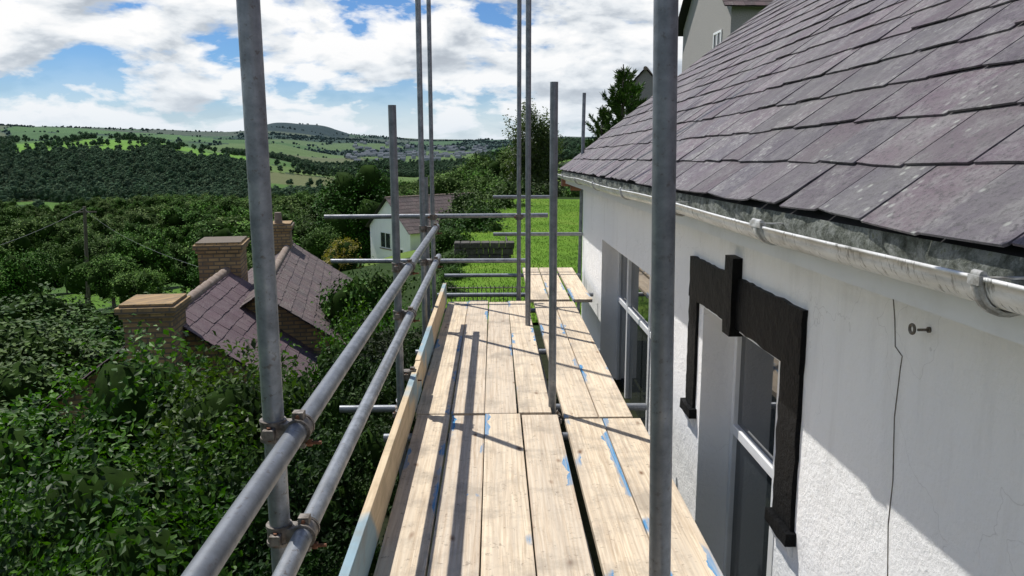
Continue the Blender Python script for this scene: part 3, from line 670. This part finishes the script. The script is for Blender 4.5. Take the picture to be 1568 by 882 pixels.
coupler((-.62,5.14,-.08),(-.62,5.05,.0),(1,0,0),(0,1,0));coupler((-.60,5.05,.2),(-.56,5.05,.2),(0,0,1),(0,1,0))
coupler((-.66,5.1,-.073),(-.64,4.98,-.06),(1,0,0),(0,0,1))

# ------------------------------------------------------------------ neighbouring buildings
def gable_house(name,c,yaw,L,W,zb,ze,zr,wm,rm,wins=(),ov=.3,sl=(.305,.25)):
    e=empty(name,(c[0],c[1],0),(0,0,yaw));l,w=L/2,W/2
    mb=MB();V=[(-l,-w,zb),(l,-w,zb),(l,w,zb),(-l,w,zb),(-l,-w,ze),(l,-w,ze),(l,w,ze),(-l,w,ze),(-l,0,zr),(l,0,zr)]
    mb.add(V,[(0,1,5,4),(2,3,7,6)]);mb.add(V,[(1,2,6,9,5),(3,0,4,8,7)]);o=mb.build('walls',[wm],e)
    sl_=math.hypot(w,zr-ze);k=ov/w;dz=(zr-ze)*k
    mb=MB()
    for sg in(-1,1):
        org=(-l-ov,sg*(w+ov),ze-dz+.05);v=(0,-sg*w,zr-ze)
        slates(mb,org,(1,0,0),v,L+2*ov,sl_*(1+k),sl[0],sl[1],11,0)
        mb.add([(-l-ov,sg*(w+ov),ze-dz+.03),(l+ov,sg*(w+ov),ze-dz+.03),(l+ov,0,zr+.03),(-l-ov,0,zr+.03)],[(0,1,2,3)],1)
    nseg=int((L+2*ov)/.45)
    for q in range(nseg):
        a=-l-ov+(L+2*ov)*q/nseg;b=-l-ov+(L+2*ov)*(q+1)/nseg
        mb.cyl((a,0,zr+.02),(b-.015,0,zr+.03),.085,.095,10,2)
    mb.build('roof',[rm,M_dark,M_clay],e)
    for (face,a,z0,wd,hh) in wins:
        mb=MB()
        def bx(u0,u1,za,zc,d0,d1,m):
            if face=='-y': mb.box((u0,-w-d1,za),(u1,-w-d0,zc),m)
            elif face=='-x': mb.box((-l-d1,u0,za),(-l-d0,u1,zc),m)
            elif face=='+x': mb.box((l+d0,u0,za),(l+d1,u1,zc),m)
        bx(a-wd/2,a+wd/2,z0,z0+hh,-.05,.01,1)
        f=.07
        for u0,u1,za,zc in((a-wd/2,a-wd/2+f,z0,z0+hh),(a+wd/2-f,a+wd/2,z0,z0+hh),(a-wd/2+f,a+wd/2-f,z0,z0+f),(a-wd/2+f,a+wd/2-f,z0+hh-f,z0+hh),(a-f/2,a+f/2,z0+f,z0+hh-f)): bx(u0,u1,za,zc,.0,.035,0)
        bx(a-wd/2-.08,a+wd/2+.08,z0-.08,z0-.002,0.,.08,2)
        mb.build('window',[M_upvc,M_glass,M_clay],e)
    return e
def chimney(e,x,y,z0,z1,a,b,pots=0):
    mb=MB();mb.box((x-a/2,y-b/2,z0),(x+a/2,y+b/2,z1-.22))
    mb.box((x-a/2-.04,y-b/2-.04,z1-.22),(x+a/2+.04,y+b/2+.04,z1-.14));mb.box((x-a/2-.08,y-b/2-.08,z1-.14),(x+a/2+.08,y+b/2+.08,z1-.05));mb.box((x-a/2-.03,y-b/2-.03,z1-.05),(x+a/2+.03,y+b/2+.03,z1))
    for k in range(pots): mb.cyl((x-a/3+k*a/3,y,z1),(x-a/3+k*a/3,y,z1+.3),.11,.09,12,1)
    mb.build('chimney',[M_brick,M_clay],e)
h1=gable_house('brick_cottage',(-5.25,18.6),math.radians(100.5),7.6,4.6,-6.5,-2.75,-1.15,M_brick,M_slate2)
chimney(h1,-1.6,1.0,-3,-.33,1.05,.85)
chimney(h1,3.2,.2,-3,-.45,.8,.6,1)
h2=gable_house('brick_cottage_wing',(-5.45,14.2),math.radians(97),4.2,4.6,-6.5,-2.7,-.97,M_brick,M_slate3,ov=.2)
chimney(h2,-2.45,.1,-6,-.62,.75,.70)
h3=gable_house('white_cottage',(-4.6,64),math.radians(38),9.5,6.2,-8.5,-4.9,-2.55,M_wall,M_slate2,[('-x',0.6,-6.6,1.6,1.3),('-x',-1.6,-7.4,1.,1.),('-y',-2.5,-6.8,1.3,1.2),('-y',.8,-7.,1.,2.)],.3,(.5,.4))
h4=gable_house('grey_rendered_house',(10.6,27),math.radians(0),7.,6.,-1.,5.9,8.3,M_greyrend,M_slate2,[('-x',-1.7,3.9,.9,1.3),('-y',-2.2,3.4,1.0,1.2)],.3)
h5=gable_house('dormer_house',(6.6,34),math.radians(75),3.,1.5,-1.,3.9,4.7,M_greyrend,M_slate2,[],.15)
h6=gable_house('dormer_house',(6.5,23.2),math.radians(80),1.4,1.1,-1.,3.75,4.25,M_greyrend,M_slate2,[],.12)

# ------------------------------------------------------------------ lawn, garden wall, fence
def f_lawn(g,tc,b):
    o=tc.outputs['Object'];n=g.noise(o,.8,7,.7);n2=g.noise(g.mapv(o,(60,25,1)),1.,3)
    c=g.ramp(n,[(.3,(.085,.17,.016)),(.5,(.135,.265,.022)),(.7,(.21,.31,.045))])
    c=g.mix(g.ramp(n2,[(.4,.45),(.65,0.)]),c,(.04,.09,.012))
    return c,n2,.8,.04
M_lawn=mat('lawn_grass',f_lawn,.9,0,.1)
mb=MB();n=40;xs=np.linspace(-1.0,9,n);ys=np.linspace(11.6,35,n);XX,YY=np.meshgrid(xs,ys)
ZZ=-.98+.03*np.sin(XX*1.3)+.03*np.sin(YY*.9)+np.maximum(0,YY-17)*.012
i=(np.arange(n-1)[:,None]*n+np.arange(n-1)[None,:]).ravel()
mb.add(np.stack([XX.ravel(),YY.ravel(),ZZ.ravel()],1),np.stack([i,i+1,i+n+1,i+n],1),0,True)
rg=RS(3);m=30000;px=rg.uniform(-1,4.5,m);py=11.6+23*rg.rand(m)**1.6;pz=-.98+.03*np.sin(px*1.3)+.03*np.sin(py*.9)+np.maximum(0,py-17)*.012
hh=rg.uniform(.02,.05,m);th=rg.uniform(0,6.28,m);dx=.008*np.cos(th);dy=.008*np.sin(th)
mb.add(np.stack([np.stack([px-dx,py-dy,pz],1),np.stack([px+dx,py+dy,pz],1),np.stack([px+rg.normal(size=m)*.02,py+rg.normal(size=m)*.02,pz+hh],1)],1).reshape(-1,3),np.arange(3*m).reshape(-1,3),0)
mb.build('lawn',[M_lawn])
M_stone=mat('garden_stone',lambda g,tc,b:(g.ramp(g.noise(tc.outputs['Object'],7.,6,.7),[(.3,(.03,.028,.024)),(.7,(.11,.10,.085))]),g.noise(tc.outputs['Object'],9.,4),.8,.05),.9)
mb=MB();rg=RS(4)
for r in range(3):
    x=-.95
    while x<.3:
        l=rg.uniform(.12,.3);mb.box((x,17.9+rg.uniform(0,.04),-1.0+r*.15),(x+l-.01,18.3,-1.0+r*.15+.143),0);x+=l
mb.box((.3,17.95,-1.),(.34,21.5,-.8),0)
mb.build('garden_wall',[M_stone],bevel=.02)
mb=MB()
for k in range(22): mb.cyl((-.75+k*.075,13.1,-1.3),(-.75+k*.075,13.1,-.68),.008,None,6)
for z in(-.72,-1.0): mb.cyl((-.8,13.1,z),(.9,13.1,z),.012,None,6)
mb.build('garden_fence',[M_coup])
e=empty('telegraph_pole');mb=MB();gx,gy=-33,62.;gz=float(H(gx,gy))
mb.cyl((gx,gy,gz-.5),(gx+.5,gy,gz+8.3),.16,.12,10);mb.box((gx-.5,gy-.06,gz+7.8),(gx+1.4,gy+.06,gz+7.92));mb.build('pole',[M_bark],e)
mb=MB()
def wire(p,q,sag,r):
    p=np.array(p,float);q=np.array(q,float);pr=p
    for k in range(1,17):
        t=k/16;c=p*(1-t)+q*t;c[2]-=sag*4*t*(1-t);mb.cyl(pr,c,r,None,5,0,False);pr=c
wire((gx+.5,gy,gz+8.2),(-26,30,-3.9),.6,.012);wire((gx+.5,gy,gz+8.1),(-6.2,20,-1.9),.6,.006)
M_wire=mat('cable_grey',lambda g,tc,b:((.12,.13,.13),),.6)
mb.build('wires',[M_wire],e)
print('objects',len(bpy.data.objects))
